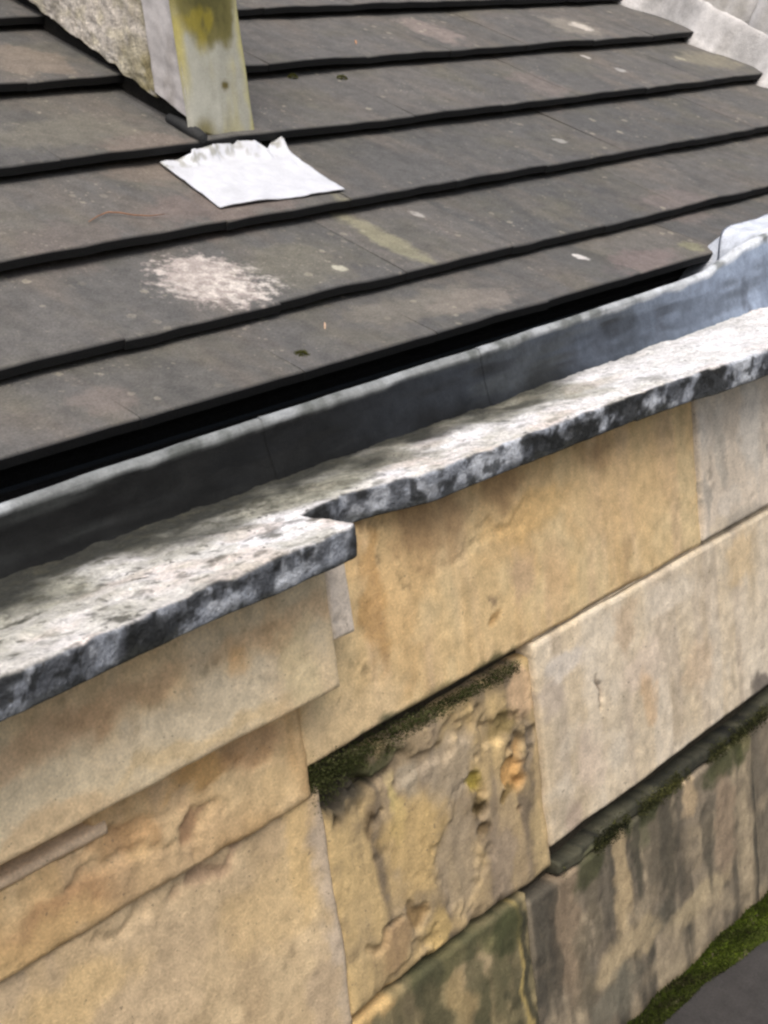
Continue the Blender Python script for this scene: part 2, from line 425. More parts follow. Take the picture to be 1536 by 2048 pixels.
# badly eroded block in the middle
stone_block(1.050, 1.503, -1.116, -.770, 1.2035, MAUVE, streak=1.0, seed=60, rel=.007, r=.014, edge=.007, step=.0035, blobs=[
    (685, 1575, .075, .045, (46, 45, 40), .95), (740, 1530, .07, .02, (60, 64, 40), .85), (800, 1620, .018, .05, (184, 168, 112), .7), (830, 1560, .02, .04, (150, 142, 126), .6),
    (1035, 1550, .026, .045, (176, 138, 86), .8), (1060, 1490, .014, .04, (112, 102, 88), .8), (1010, 1440, .03, .03, (112, 98, 60), .8), (955, 1570, .018, .025, (156, 140, 66), .9),
    (960, 1620, .02, .02, (84, 70, 42), .9), (975, 1660, .02, .02, (82, 68, 46), .9), (1030, 1590, .02, .010, (92, 78, 48), .9), (830, 1690, .07, .09, (184, 158, 108), .7), (920, 1730, .05, .08, (146, 132, 110), .8),
    (900, 1540, .06, .06, (148, 136, 118), .8), (1010, 1720, .03, .08, (140, 126, 108), .8), (1080, 1680, .03, .08, (176, 156, 116), .7), (1050, 1390, .04, .04, (196, 168, 134), .8),
    (740, 1660, .02, .02, (104, 88, 64), .8), (830, 1840, .03, .02, (120, 98, 64), .8), (790, 1900, .04, .04, (150, 126, 94), .8), (880, 1880, .03, .05, (176, 152, 100), .7)],
    holes=[(1035, 1540, .022, .05, 0.0110), (955, 1580, .016, .035, 0.0088), (960, 1630, .018, .016, 0.0088), (975, 1660, .016, .018, 0.0077), (755, 1655, .022, .010, 0.0088), (690, 1565, .085, .035, .030), (860, 1500, .12, .03, 0.0066),
           (830, 1840, .02, .03, 0.0077), (1000, 1450, .03, .03, 0.0066), (930, 1700, .06, .10, 0.0039), (820, 1950, .06, .03, 0.0055), (1055, 1490, .012, .04, 0.0066), (770, 1870, .03, .012, 0.0055)])
# pale pinkish block right of it
stone_block(1.499, 2.40, -1.080, -.750, 1.198, PINK, seed=70, rel=.006, blobs=[
    (1130, 1330, .05, .03, (206, 198, 186), .8), (1290, 1330, .06, .04, (216, 200, 180), .8), (1100, 1400, .03, .04, (168, 156, 142), .7), (1195, 1380, .010, .035, (132, 116, 102), .8),
    (1300, 1400, .03, .06, (176, 150, 118), .7), (1180, 1520, .05, .06, (198, 182, 164), .7), (1250, 1250, .04, .04, (176, 156, 130), .6), (1480, 1120, .06, .05, (192, 172, 138), .8),
    (1400, 1330, .06, .06, (186, 166, 140), .6), (1520, 1370, .05, .04, (92, 86, 80), .9), (1480, 1430, .05, .02, (110, 104, 98), .8), (1150, 1640, .03, .03, (160, 144, 128), .8), (1340, 1190, .08, .03, (212, 202, 184), .6)],
    holes=[(1195, 1380, .010, .035, .006)])
stone_block(2.406, 3.40, -1.082, -.750, 1.20, PINK, seed=71, step=.008)
# bottom course
stone_block(-.30, .70, -1.49, -1.126, 1.203, SAND, seed=80, step=.008)
stone_block(.706, 1.432, -1.49, -1.126, 1.205, OLIVE, seed=81, streak=1.0, rel=.008, blobs=[
    (950, 1930, .05, .04, (168, 150, 118), .7), (830, 1990, .03, .05, (96, 88, 68), .8), (1000, 1860, .05, .02, (110, 108, 72), .7), (920, 2000, .03, .06, (146, 128, 92), .7), (1045, 1930, .008, .2, (160, 142, 90), .8),
    (1000, 1950, .02, .1, (94, 90, 66), .7), (740, 2030, .06, .02, (190, 160, 110), .7),
    (900, 1915, .10, .03, (70, 72, 48), .8), (1020, 1850, .05, .05, (58, 62, 40), .85), (870, 2010, .03, .12, (66, 66, 48), .8), (960, 1990, .02, .14, (72, 72, 52), .75), (1060, 1960, .012, .2, (52, 52, 42), .8)])
stone_block(1.430, 2.116, -1.62, -1.142, 1.202, DARK, seed=82, streak=1.0, rel=.008, blobs=[
    (1320, 1680, .06, .12, (88, 82, 70), .85), (1240, 1720, .02, .16, (166, 148, 116), .85), (1190, 1780, .02, .12, (92, 86, 72), .7), (1330, 1830, .07, .03, (84, 82, 72), .8), (1450, 1640, .04, .14, (138, 122, 102), .8),
    (1250, 1900, .12, .04, (164, 148, 118), .8), (1140, 1850, .04, .16, (128, 112, 92), .7), (1400, 1800, .12, .03, (158, 144, 116), .8), (1480, 1480, .06, .03, (96, 96, 58), .7), (1330, 1560, .16, .016, (92, 94, 62), .8),
    (1230, 1990, .08, .05, (110, 106, 92), .7), (1280, 1650, .03, .05, (100, 98, 76), .7), (1380, 1590, .03, .05, (184, 162, 128), .6),
    (1180, 1735, .05, .035, (64, 66, 44), .85), (1300, 1620, .10, .02, (58, 62, 40), .85), (1450, 1530, .10, .022, (62, 66, 40), .85), (1270, 1690, .015, .12, (66, 64, 54), .8), (1340, 1720, .03, .14, (74, 70, 60), .8), (1420, 1690, .02, .12, (78, 74, 64), .7), (1110, 1860, .015, .2, (66, 62, 54), .7), (1170, 1950, .03, .1, (92, 86, 72), .7), (1520, 1560, .03, .14, (66, 64, 56), .8)])
stone_block(2.112, 3.40, -1.62, -1.140, 1.205, DARK, seed=83, step=.008)
# mortar core behind the open joints, and the plain wall running down to the ground
MC = weathered('old dark mortar', fine=.3, mid=.3, bs=.8, bd=.005)
child('mortar_bed', box_mesh('mortar_bed', -.30, 3.40, 1.232, 1.50, -1.70, -.47, lin((70, 64, 52))), MC, wall)
child('wall_base', box_mesh('wall_base', -.30, 3.40, 1.21, 1.50, -H, -1.625, lin((140, 124, 100))), STONE, wall)

# pale mortar pointed in under the cream block, and in the corner beside it
MORT = [(228, 204, 174), (232, 212, 184), (218, 194, 164), (212, 190, 162)]
fx1 = W(216, 1660, 1.185)[0]
fl = stone_block(-.30, fx1, -.6850, -.6715, 1.185, MORT, seed=91, r=.003, rel=.003, step=.003, depth=.04, edge=.004); fl['label'] = 'pale pinkish mortar fillet'
stone_block(1.0715, 1.110, -.584, -.458, 1.158, [(190, 178, 164), (196, 186, 172), (180, 168, 154), (172, 162, 150)], seed=90, r=.004, rel=.002, step=.003, depth=.1)
# flush mortar in the thin joint, and a worn ledge left standing in the wide one
GREY = [(158, 147, 128), (170, 158, 138), (140, 130, 112), (128, 118, 102)]
mj = stone_block(1.506, 3.39, -.7495, -.7445, 1.2045, GREY, seed=93, r=.0015, rel=.004, step=.003, depth=.03, edge=.0014)
LEDGE_DARK = [(50, 50, 42), (70, 69, 56), (40, 41, 34), (28, 29, 26)]  # near black base tones; the blobs add grey green along the ledge
lg = stone_block(1.513, 3.39, -1.1395, -1.1160, 1.2035, LEDGE_DARK, streak=1.0, seed=94, r=.003, rel=.010, blobs=[(1190, 1695, .05, .008, (112, 112, 84), .8), (1290, 1632, .06, .007, (118, 116, 90), .8), (1400, 1563, .06, .008, (104, 106, 76), .8), (1490, 1505, .05, .008, (120, 118, 84), .8)], step=.003, depth=.04, edge=.007); lg['label'] = 'grey green worn ledge in the open joint'

# ------------------------------------------------------------------ cornice slabs
corn = thing('stone_cornice', 'lichen whitened stone cornice ledge with blackened front edge, stepping back at its middle', 'cornice', (1.4, 1.25, 0))
ZT = -.4254
def cornice_slab(x0, x1, yfront, zb, seed):
    step = .0032
    nu = int((x1-x0)/step); xs = np.linspace(x0, x1, nu)
    yf = np.interp(xs, *zip(*yfront)) + (fbm(xs*14, 0, 0, seed, 5, .65)-.5)*.006
    yb = 1.372
    ntp, ne, nf, nb = 84, 8, 18, 6
    Y = []; Z = []; K = []
    r = .0055*(.5+.9*fbm(xs*20, 0, 3, seed+1))
    zb_ = zb+(fbm(xs*14, 0, 9, seed+4)-.5)*.005
    for i in range(ntp):
        t = i/(ntp-1); Y.append(yb+(yf+r-yb)*t); Z.append(ZT+0*xs); K.append(t*1.0)
    for i in range(1, ne+1):
        a = i/ne*math.pi/2; Y.append(yf+r-r*math.sin(a)); Z.append(ZT-r+r*math.cos(a)); K.append(1+.2*i/ne)
    for i in range(1, nf+1):
        t = i/nf; Y.append(yf+0*xs+.004*t); Z.append(ZT-r+(zb_-(ZT-r))*t); K.append(1.2+.8*t)
    for i in range(1, nb+1):
        t = i/nb; Y.append(yf+(1.26-yf)*t+.004); Z.append(zb_+.004*t); K.append(2+t)
    Y = np.array(Y).T; Z = np.array(Z).T; K = np.broadcast_to(np.array(K), Y.shape); X = np.repeat(xs[:, None], Y.shape[1], 1)
    top = sstep(1.12, .98, K); fr = 1-top
    rel = (fbm(X*26, Y*26, Z*26, seed+5, 5, .6)-.5)
    Z = Z+top*(.009*(fbm(X*8, Y*10, 0, seed+6)-.5)+.010*rel) - .012*top*sstep(.0, .35, .35-K)*0
    Y = Y+fr*sstep(2.1, 1.9, K)*.008*rel
    # colours
    q = np.clip((Y-1.09)/(1.372-1.09), 0, 1.2)   # 1 at the back, 0 at the front edge
    C = np.zeros(X.shape+(3,)); C[:] = lin((226, 223, 219))
    C = mix(C, lin((242, 241, 242)), sstep(.45, .65, fbm(X*9, Y*12, 0, seed+7)))
    C = mix(C, lin((200, 198, 188)), sstep(.48, .66, fbm(X*11, Y*20, 4, seed+8))*.7)
    C = mix(C, lin((214, 198, 184)), sstep(.55, .7, fbm(X*12, Y*16, 5, seed+9))*.5)
    dirt = sstep(.26, .74, q+(fbm(X*7, Y*12, 2, seed+10)-.5)*1.15+np.interp(X, [.6, 1.0, 1.2, 1.7, 1.95, 2.2], [.20, .12, .04, .0, -.16, -.45]))
    C = mix(C, lin((128, 127, 108)), dirt*.8)
    C = mix(C, lin((170, 168, 150)), sstep(.54, .68, fbm(X*40, Y*55, 28, seed+26))*.35)
    C = mix(C, lin((44, 45, 40)), sstep(.62, .98, q+(fbm(X*14, Y*22, 6, seed+11)-.5)*.5+np.interp(X, [.6, 1.1, 1.8, 2.2], [.30, .22, .04, -.3]))*.97)
    C = mix(C, lin((243, 244, 248)), sstep(1.72, 1.95, X+(fbm(X*14, Y*14, 44, seed+40)-.5)*.3)*.45*sstep(1.0, .8, q))
    spots = np.maximum(sstep(.60, .74, fbm(X*34, Y*48, 8, seed+12, 5, .6)), .7*sstep(.62, .72, fbm(X*85, Y*95, 18, seed+22)))
    C = mix(C, lin((66, 65, 54)), spots*.85*np.interp(X, [.6, 1.0, 1.3, 2.2], [1, .9, .6, .3]))
    # front edge: blue grey crust with black growth
    Cf = np.zeros(X.shape+(3,)); Cf[:] = lin((142, 148, 157))
    Cf = mix(Cf, lin((190, 196, 204)), sstep(.48, .66, fbm(X*16, Z*40, 2, seed+13)))
    Cf = mix(Cf, lin((88, 92, 98)), sstep(.45, .62, fbm(X*34, Z*26, 3, seed+14)))
    Cf = mix(Cf, lin((34, 36, 36)), sstep(.54, .64, fbm(X*60, Z*60, 13, seed+24))*.8)
    Cf = mix(Cf, lin((200, 206, 214)), sstep(.60, .72, fbm(X*70, Z*60, 17, seed+25))*.5)
    blk = sstep(.52, .64, fbm(X*12, Z*20, 5, seed+15)+np.interp(X, [.6, .82, 1.0, 1.06, 1.25, 1.5, 1.75, 2.3], [-.02, .02, -.02, -.06, .04, .0, .10, .10]))
    Cf = mix(Cf, lin((34, 36, 36)), blk*.9)
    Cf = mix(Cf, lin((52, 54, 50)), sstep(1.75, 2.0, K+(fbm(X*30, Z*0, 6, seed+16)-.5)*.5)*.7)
    f = sstep(1.0, 1.14, K+(fbm(X*40, Y*40, Z*40, seed+17)-.5)*.2)
    C = C*(1-f[..., None])+Cf*f[..., None]
    V = np.stack([X, Y, Z], -1)
    nv = V.shape[1]
    Fq = grid_faces(nu, nv, flip=True).tolist()
    V = np.concatenate([V.reshape(-1, 3), V[0], V[-1]]); C = np.concatenate([C.reshape(-1, 3), C[0], C[-1]])
    Fq.append(list(range(nu*nv, nu*nv+nv))); Fq.append(list(range((nu+1)*nv, (nu+2)*nv))[::-1])
    return child('cornice_slab', mesh_np('cornice_slab', V, Fq, np.clip(C, 0, .85)), LEDGE, corn)
cornice_slab(-.30, .8150, [(-.3, 1.07), (.58, 1.064), (.8, 1.080)], -.4640, 200)
cornice_slab(.8150, 1.066, [(.8, 1.080), (1.050, 1.079), (1.059, 1.082), (1.066, 1.090)], -.4640, 200)
cornice_slab(1.066, 1.735, [(1.06, 1.176), (1.10, 1.188), (1.16, 1.196), (1.21, 1.178), (1.268, 1.156), (1.74, 1.143)], -.4660, 200)
cornice_slab(1.7350, 3.40, [(1.73, 1.143), (2.03, 1.108), (3.4, 1.105)], -.468, 200)

# ------------------------------------------------------------------ lead gutter behind the ledge
gut = thing('lead_gutter', 'stained lead parapet gutter between the ledge and the tiles, swept up at its far end', 'gutter', (1.4, 1.4, 0))
LIPX = [-.3, .60, .784, .968, 1.18, 1.42, 1.63, 1.859, 2.20, 2.306, 2.366, 2.424, 2.483, 2.556, 3.4]
LIPZ = [-.354, -.352, -.349, -.346, -.344, -.343, -.342, -.340, -.337, -.333, -.320, -.307, -.299, -.294, -.288]
def lead_sheet(x0, x1, seed, lift):
    nu = int((x1-x0)/.006); xs = np.linspace(x0, x1, nu)
    zl = np.interp(xs, LIPX, LIPZ)+(fbm(xs*13, 0, 0, 77)-.5)*.003+lift
    yl = 1.352+(fbm(xs*9, 0, 4, 78)-.5)*.003-lift
    fill = sstep(2.37, 2.56, xs)                  # the trough ends, the sheet dresses up onto the tiles
    prof = []
    # outer face, bottom to lip
    for t in np.linspace(0, 1, 26):
        y = yl-.016*(1-t)**2-.004; z = (ZT-.012)+(zl-.006-(ZT-.012))*t
        prof.append((y, z, t))
    for a in np.linspace(.15, math.pi, 9):
        prof.append((yl+.005-.009*math.cos(a), zl-.007+.008*math.sin(a), 1+.3*a/math.pi))
    zi = -.46
    for t in np.linspace(.04, 1, 12):
        y = yl+.014+.03*t; z = zl-.008+(zi-(zl-.008))*t
        prof.append((y+fill*.055*t, z*(1-fill)+fill*(zl+.002+.012*t), 1.4+.4*t))
    for t in np.linspace(.1, 1, 10):
        y = yl+.044+(1.60-yl-.044)*t; z = zi+0*xs
        prof.append((y*(1-fill)+fill*(yl+.084+.03*t), z*(1-fill)+fill*(zl+.014-.02*t), 1.9+.2*t))
    Y = np.array([p[0]+0*xs for p in prof]).T; Z = np.array([p[1]+0*xs for p in prof]).T; K = np.broadcast_to(np.array([p[2] for p in prof]), Y.shape)
    X = np.repeat(xs[:, None], Y.shape[1], 1)
    face = sstep(1.1, .95, K); fl = np.repeat(fill[:, None], Y.shape[1], 1)
    Y = Y-face*(.006*(fbm(X*5, Z*16, 0, seed+1)-.5)+.005*(fbm(X*22, Z*30, 0, seed+2)-.5)+fl*.016*(fbm(X*16, Z*9, 3, seed+3)-.5))
    Z = Z+sstep(1.3, 1.5, K)*fl*.008*(fbm(X*22, Y*22, 0, seed+4)-.5)
    C = np.zeros(X.shape+(3,))
    tone = np.interp(X, [.6, .95, 1.3, 1.6, 1.9, 2.2, 2.45], [0, .0, .01, .06, .18, .55, 1.0])
    dk, lt = lin((17, 18, 18)), lin((146, 160, 180))
    C = dk*(1-tone[..., None])+lt*tone[..., None]
    C = mix(C, lin((62, 65, 64)), sstep(.5, .7, fbm(X*3.5, Z*44, 0, seed+5))*.6*(1-tone*.5))
    C = mix(C, lin((16, 17, 17)), sstep(.45, .1, K+(fbm(X*9, Z*20, 3, seed+14)-.5)*.5)*.8*(1-tone))
    C = mix(C, lin((26, 27, 27)), sstep(.52, .7, fbm(X*5, Z*40, 4, seed+6))*.75*(1-tone*.55))
    C = mix(C, lin((70, 74, 82)), sstep(.55, .72, fbm(X*26, Z*10, 7, seed+7))*.6*np.clip(tone*1.4, 0, 1))
    C = mix(C, lin((120, 132, 150)), tone*sstep(.45, .65, fbm(X*12, Z*14, 9, seed+8))*.6)
    lipc = mix(np.broadcast_to(lin((128, 132, 132)), C.shape), lin((214, 220, 226)), np.clip(tone*.9+sstep(.5, .7, fbm(X*14, 0, 2, seed+9))*.3, 0, 1))
    lipc = mix(lipc, lin((84, 88, 84)), sstep(.5, .7, fbm(X*34, Y*60, 5, seed+10))*.7)
    lf = sstep(.91, .99, K+(fbm(X*20, Z*20, 1, seed+11)-.5)*.12)
    C = C*(1-lf[..., None])+lipc*lf[..., None]
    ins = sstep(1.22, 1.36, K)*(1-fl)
    C = mix(C, lin((20, 21, 23)), ins)  # trough inside near black: dirt, with its deep shade put into the colour
    cap = sstep(1.3, 1.5, K)*fl
    C = mix(C, lin((208, 215, 226)), cap*.9)
    return child('lead_sheet', mesh_np('lead_sheet', np.stack([X, Y, Z], -1), grid_faces(nu, Y.shape[1], flip=False), np.clip(C, 0, .86)), LEAD, gut)
for k, (a, b_) in enumerate(((-.30, 1.19), (1.175, 1.64), (1.625, 3.40))):
    lead_sheet(a, b_, 300, [0, .0012, .0024][k])
child('gutter_board', box_mesh('gutter_board', -.30, 3.40, 1.50, 1.53, -.47, -.375, lin((24, 23, 22))), MC, gut)  # back of the trough, the same shade painted into its near black

# ------------------------------------------------------------------ main roof
roof = thing('tiled_roof', 'dark grey brown tiled roof above the gutter, courses of flat lichen flecked tiles', 'roof', (2.0, 2.0, 0))
TILE = tile_material()
V = [roof_p(x, s, h) for x in (-.6, 3.86) for s in (.03, 3.0) for h in (-.075, -.06)]
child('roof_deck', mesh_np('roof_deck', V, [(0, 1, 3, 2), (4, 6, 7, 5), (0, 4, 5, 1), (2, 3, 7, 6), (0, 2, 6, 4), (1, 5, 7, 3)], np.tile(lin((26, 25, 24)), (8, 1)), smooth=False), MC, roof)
TW, TT = .2950, .0155
def tile_mesh(seed, length):
    rng = random.Random(seed)
    nx, ny = 7, 4
    xs = np.linspace(-.0006, TW+.0006, nx); ys = np.array([0, .006, .12, length])
    V = []; E = []
    ph = [rng.uniform(-.0022, .0022) for _ in range(nx)]; hz = [rng.uniform(-.001, .001) for _ in range(nx)]
    cu = rng.uniform(-.002, .003)
    for lay in (0, 1):
        for i, x in enumerate(xs):
            bow = cu*(1-(2*x/TW-1)**2)
            for j, y in enumerate(ys):
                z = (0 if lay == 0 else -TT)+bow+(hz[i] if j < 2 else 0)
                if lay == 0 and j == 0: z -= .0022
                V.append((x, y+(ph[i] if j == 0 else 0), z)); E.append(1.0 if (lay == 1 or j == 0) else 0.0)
    off = nx*ny
    Q = grid_faces(nx, ny).tolist()+grid_faces(nx, ny, off, True).tolist()
    rim = [i*ny for i in range(nx)]+[(nx-1)*ny+j for j in range(1, ny)]+[i*ny+ny-1 for i in range(nx-2, -1, -1)]+[j for j in range(ny-2, 0, -1)]
    # separate the rim so that the black tail edge keeps a crisp border
    base = len(V)
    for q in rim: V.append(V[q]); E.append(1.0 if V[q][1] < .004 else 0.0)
    nr = len(rim)
    for k in range(nr):
        k2 = (k+1) % nr
        Q.append((base+k2, base+k, rim[k]+off, rim[k2]+off))
    me = bpy.data.meshes.new('roof_tile'); me.from_pydata(V, [], Q)
    at = me.attributes.new('Edge', 'FLOAT', 'POINT'); at.data.foreach_set('value', np.array(E, np.float32))
    me.update(); me.materials.append(TILE)
    return me
COURSES = [0, .161, .387, .631, .889, 1.146, 1.40, 1.65, 1.90, 2.15]
OFFS = [1.062, 1.160, 1.247, 1.09, 1.20, 1.12, 1.26, 1.05, 1.17, 1.10]
STEP_H = .031
rngt = random.Random(11)
variants = {}
for k, s0 in enumerate(COURSES):
    gauge = (COURSES[k+1]-s0) if k+1 < len(COURSES) else .25
    key = round(gauge, 3)
    if key not in variants: variants[key] = [tile_mesh(100*k+j, gauge+.07) for j in range(4)]
    til = -math.atan2(STEP_H, gauge)
    x = OFFS[k]-TW*6
    while x < 3.80:
        if x > -.55 and x < 3.80:
            o = bpy.data.objects.new('roof_tile', rngt.choice(variants[key])); COL.objects.link(o)
            o.parent = roof; o.matrix_parent_inverse = Matrix.Translation(roof.location).inverted()
            p = roof_p(x, s0+rngt.uniform(-.0015, .0015), rngt.uniform(-.0006, .0008)+(.004 if k == 0 else 0))
            o.location = (p[0], p[1], p[2]+H)
            o.rotation_euler = (RP+til+rngt.uniform(-.003, .003), 0, 0)
            o.rotation_euler.y = rngt.uniform(-.0015, .0015)
        x += TW

# ------------------------------------------------------------------ narrow upstand on the roof, with its flashing
up = thing('roof_upstand', 'narrow rendered upstand with yellow stained white front board, rising from the tiles', 'upstand', tuple(np.array(roof_p(1.76, .66))+np.array([0, 0, H])))
UX0, UX1, UYF = 1.690, 1.836, 2.000
TR = math.tan(RP)
def roof_z(y): return EZ+(y-EY)*TR
ZTOP = .62
def side_panel(x, y0, y1, ztop, low, colf, mt, name, seed, face=-1, rough_=.004, ragged=.004, ny=None):
    ny = ny or int((y1-y0)/.006); nz = 70
    ys = np.linspace(y0, y1, ny); t = np.linspace(0, 1, nz)
    zb = roof_z(ys)+low+(fbm(ys*45, 0, 0, seed, 3)-.5)*2*ragged
    zt = np.maximum(ztop, zb+.002)
    Y = np.repeat(ys[:, None], nz, 1); Z = zb[:, None]+(zt-zb)[:, None]*t[None]**1.5
    X = x+rough_*2*(fbm(Y*60, Z*60, 0, seed+1, 4, .6)-.5)+.004*(fbm(Y*9, Z*9, 0, seed+2)-.5)
    C = colf(Y, Z, Z-zb[:, None], seed)
    n0 = ny*nz
    V = np.concatenate([np.stack([X, Y, Z], -1).reshape(-1, 3)])
    # bottom lip turned in under the panel
    lip = np.stack([np.full(ny, x+.03*(-face)), ys, zb+.004], -1)
    Fq = grid_faces(ny, nz, flip=(face > 0)).tolist()
    for i in range(ny-1):
        a, b1 = i*nz, (i+1)*nz
        Fq.append((a, n0+i, n0+i+1, b1) if face < 0 else (b1, n0+i+1, n0+i, a))
    V = np.concatenate([V, lip]); C = np.concatenate([C.reshape(-1, 3), C[:, 0]])
    return child(name, mesh_np(name, V, Fq, np.clip(C, 0, .85)), mt, up)
def cheek_col(Y, Z, D, seed):
    C = np.zeros(Y.shape+(3,)); C[:] = lin((192, 184, 164))
    C = mix(C, lin((212, 204, 192)), sstep(.35, .6, fbm(Y*7, Z*7, 0, seed+5)))
    C = mix(C, lin((140, 130, 88)), sstep(.5, .68, fbm(Y*14, Z*9, 2, seed+6))*.8)
    C = mix(C, lin((212, 206, 196)), sstep(.56, .7, fbm(Y*55, Z*55, 4, seed+7, 3))*.8*sstep(.12, .0, D))
    C = mix(C, lin((198, 190, 160)), sstep(.55, .7, fbm(Y*40, Z*40, 6, seed+8))*.5)
    C = mix(C, lin((104, 100, 84)), sstep(.6, .75, fbm(Y*34, Z*34, 8, seed+9))*.6)
    yb, zb = on_x(130, 70, UX0)[1:]
    C = mix(C, lin((206, 196, 70)), sstep(1.1, .6, np.hypot((Y-yb)/.010, (Z-zb)/.010)+(fbm(Y*90, Z*90, 1, seed)-.5)*.6))
    return C
def strip_col(Y, Z, D, seed):
    C = np.zeros(Y.shape+(3,)); C[:] = lin((200, 196, 194))
    C = mix(C, lin((160, 154, 148)), sstep(.5, .7, fbm(Y*40, Z*12, 0, seed+5))*.7)
    C = mix(C, lin((224, 220, 218)), sstep(.5, .68, fbm(Y*30, Z*30, 2, seed+6))*.6)
    return C
side_panel(UX0, 2.094, 2.98, ZTOP, .018, cheek_col, RENDER, 'cheek', 400, rough_=.005, ragged=.007)
side_panel(UX0-.006, 2.004, 2.088, ZTOP, .030, strip_col, PAINT, 'corner_strip', 420, rough_=.002, ragged=.004, ny=16)
side_panel(UX1-.004, 2.004, 2.98, ZTOP, .008, cheek_col, RENDER, 'cheek', 440, face=1)
child('core', mesh_np('core', [(UX0+.02, 2.02, roof_z(2.02)-.03), (UX0+.02, 3.0, roof_z(3.0)-.03), (UX0+.02, 3.0, ZTOP-.02), (UX0+.02, 2.02, ZTOP-.02),
                               (UX1-.02, 2.02, roof_z(2.02)-.03), (UX1-.02, 3.0, roof_z(3.0)-.03), (UX1-.02, 3.0, ZTOP-.02), (UX1-.02, 2.02, ZTOP-.02)],
      [(0, 3, 2, 1), (4, 5, 6, 7), (0, 4, 7, 3), (1, 2, 6, 5), (0, 1, 5, 4)], np.tile(lin((40, 38, 34)), (8, 1)), smooth=False), MC, up)
child('capping', box_mesh('capping', UX0-.02, UX1+.02, 1.975, 3.02, ZTOP, ZTOP+.03, lin((170, 168, 160))), LEAD, up)
# front board: rounded arrises, grown over with yellow and olive lichen from the top down
nx, nz = 44, 110
xs = np.linspace(0, 1, nx); zs = np.linspace(0, 1, nz)
A, B = np.meshgrid(xs, zs, indexing='ij')
X = (UX0-.009)+A*(UX1-UX0+.009)
Zb = .026-.020*A+(fbm(A*9, 0, 0, 450)-.5)*.010
Zz = Zb+(ZTOP-Zb)*B
ed = np.minimum(A, 1-A)*(UX1-UX0)
Yy = UYF+.009*(1-np.sqrt(np.clip(1-(1-np.clip(ed/.009, 0, 1))**2, 0, 1)))+.003*(fbm(X*10, Zz*6, 0, 451)-.5)+.004*(fbm(X*60, Zz*14, 0, 457, 4, .6)-.5)
C = np.zeros(A.shape+(3,)); C[:] = lin((158, 158, 146))
C = mix(C, lin((172, 172, 160)), sstep(.4, .65, fbm(X*16, Zz*7, 0, 452)))
C = mix(C, lin((172, 166, 124)), sstep(.48, .68, fbm(X*20, Zz*6, 3, 453))*.7)
C = mix(C, lin((132, 128, 100)), sstep(.55, .75, fbm(X*40, Zz*10, 13, 456))*.35)
wv = (fbm(X*30, Zz*16, 5, 454)-.5)
C = mix(C, lin((176, 166, 92)), sstep(.18, .02, A+wv*.25)*.8*sstep(.06, .18, Zz))
C = mix(C, lin((184, 178, 110)), sstep(.82, .98, A+wv*.2)*.75)
q = np.hypot((A-.46+wv*.3)/.42, np.maximum(0, .275-Zz+wv*.08)/.10)
C = mix(C, lin((104, 98, 46)), sstep(1.2, .85, q)*.92)
C = mix(C, lin((74, 72, 38)), sstep(.9, .4, q+wv*.5)*.85)
C = mix(C, lin((160, 146, 44)), sstep(.5, .65, fbm(X*26, Zz*18, 8, 455))*sstep(1.6, .9, q)*.45)
sx, _, sz = on_y(450, 170, UYF)
C = mix(C, lin((92, 84, 44)), sstep(1.2, .5, np.hypot((X-sx)/.010, (Zz-sz)/.009)+wv))
C = mix(C, lin((112, 104, 56)), sstep(.028, .0, np.hypot(A*.146-.03, (Zz-.03))-.006)*.8)
Vp = np.stack([X, Yy, Zz], -1)
Cp = C
me_V = np.concatenate([Vp.reshape(-1, 3), np.stack([X[:, 0], Yy[:, 0]+.03, Zz[:, 0]+.004], -1)])
Fq = grid_faces(nx, nz).tolist()
for i in range(nx-1): Fq.append((i*nz, nx*nz+i, nx*nz+i+1, (i+1)*nz))
child('front_board', mesh_np('front_board', me_V, Fq, np.clip(np.concatenate([Cp.reshape(-1, 3), Cp[:, 0]]), 0, .85)), PAINT, up)
# grey rolled lead foot under the corner
def tube(name, pts, radii, colr, mt, parent, seg=10, seed=0):
    pts = [np.array(p, float) for p in pts]; V = []; C = []
    for i, p in enumerate(pts):
        d = pts[min(i+1, len(pts)-1)]-pts[max(i-1, 0)]; d /= np.linalg.norm(d)
        a = np.cross(d, [0.3, .2, 1]); a /= np.linalg.norm(a); b2 = np.cross(d, a)
        for k in range(seg):
            t = 2*math.pi*k/seg; V.append(p+radii[i]*(a*math.cos(t)+b2*math.sin(t)))
            C.append(lin(colr)*(.8+.4*_hash(i, k, 1, seed)))
    n_ = len(pts)
    Q = [(i*seg+k, i*seg+(k+1) % seg, (i+1)*seg+(k+1) % seg, (i+1)*seg+k) for i in range(n_-1) for k in range(seg)]
    Q += [list(range(seg))[::-1], list(range((n_-1)*seg, n_*seg))]
    return V, Q, C
V, Q, C = tube('foot_roll', [roof_p(1.690, .632, .006), roof_p(1.690, .655, .004), roof_p(1.690, .69, .002), roof_p(1.691, .73, -.004)], [.009, .012, .012, .009], (56, 57, 57), LEAD, up)
child('foot_roll', mesh_np('foot_roll', V, Q, C), LEAD, up)
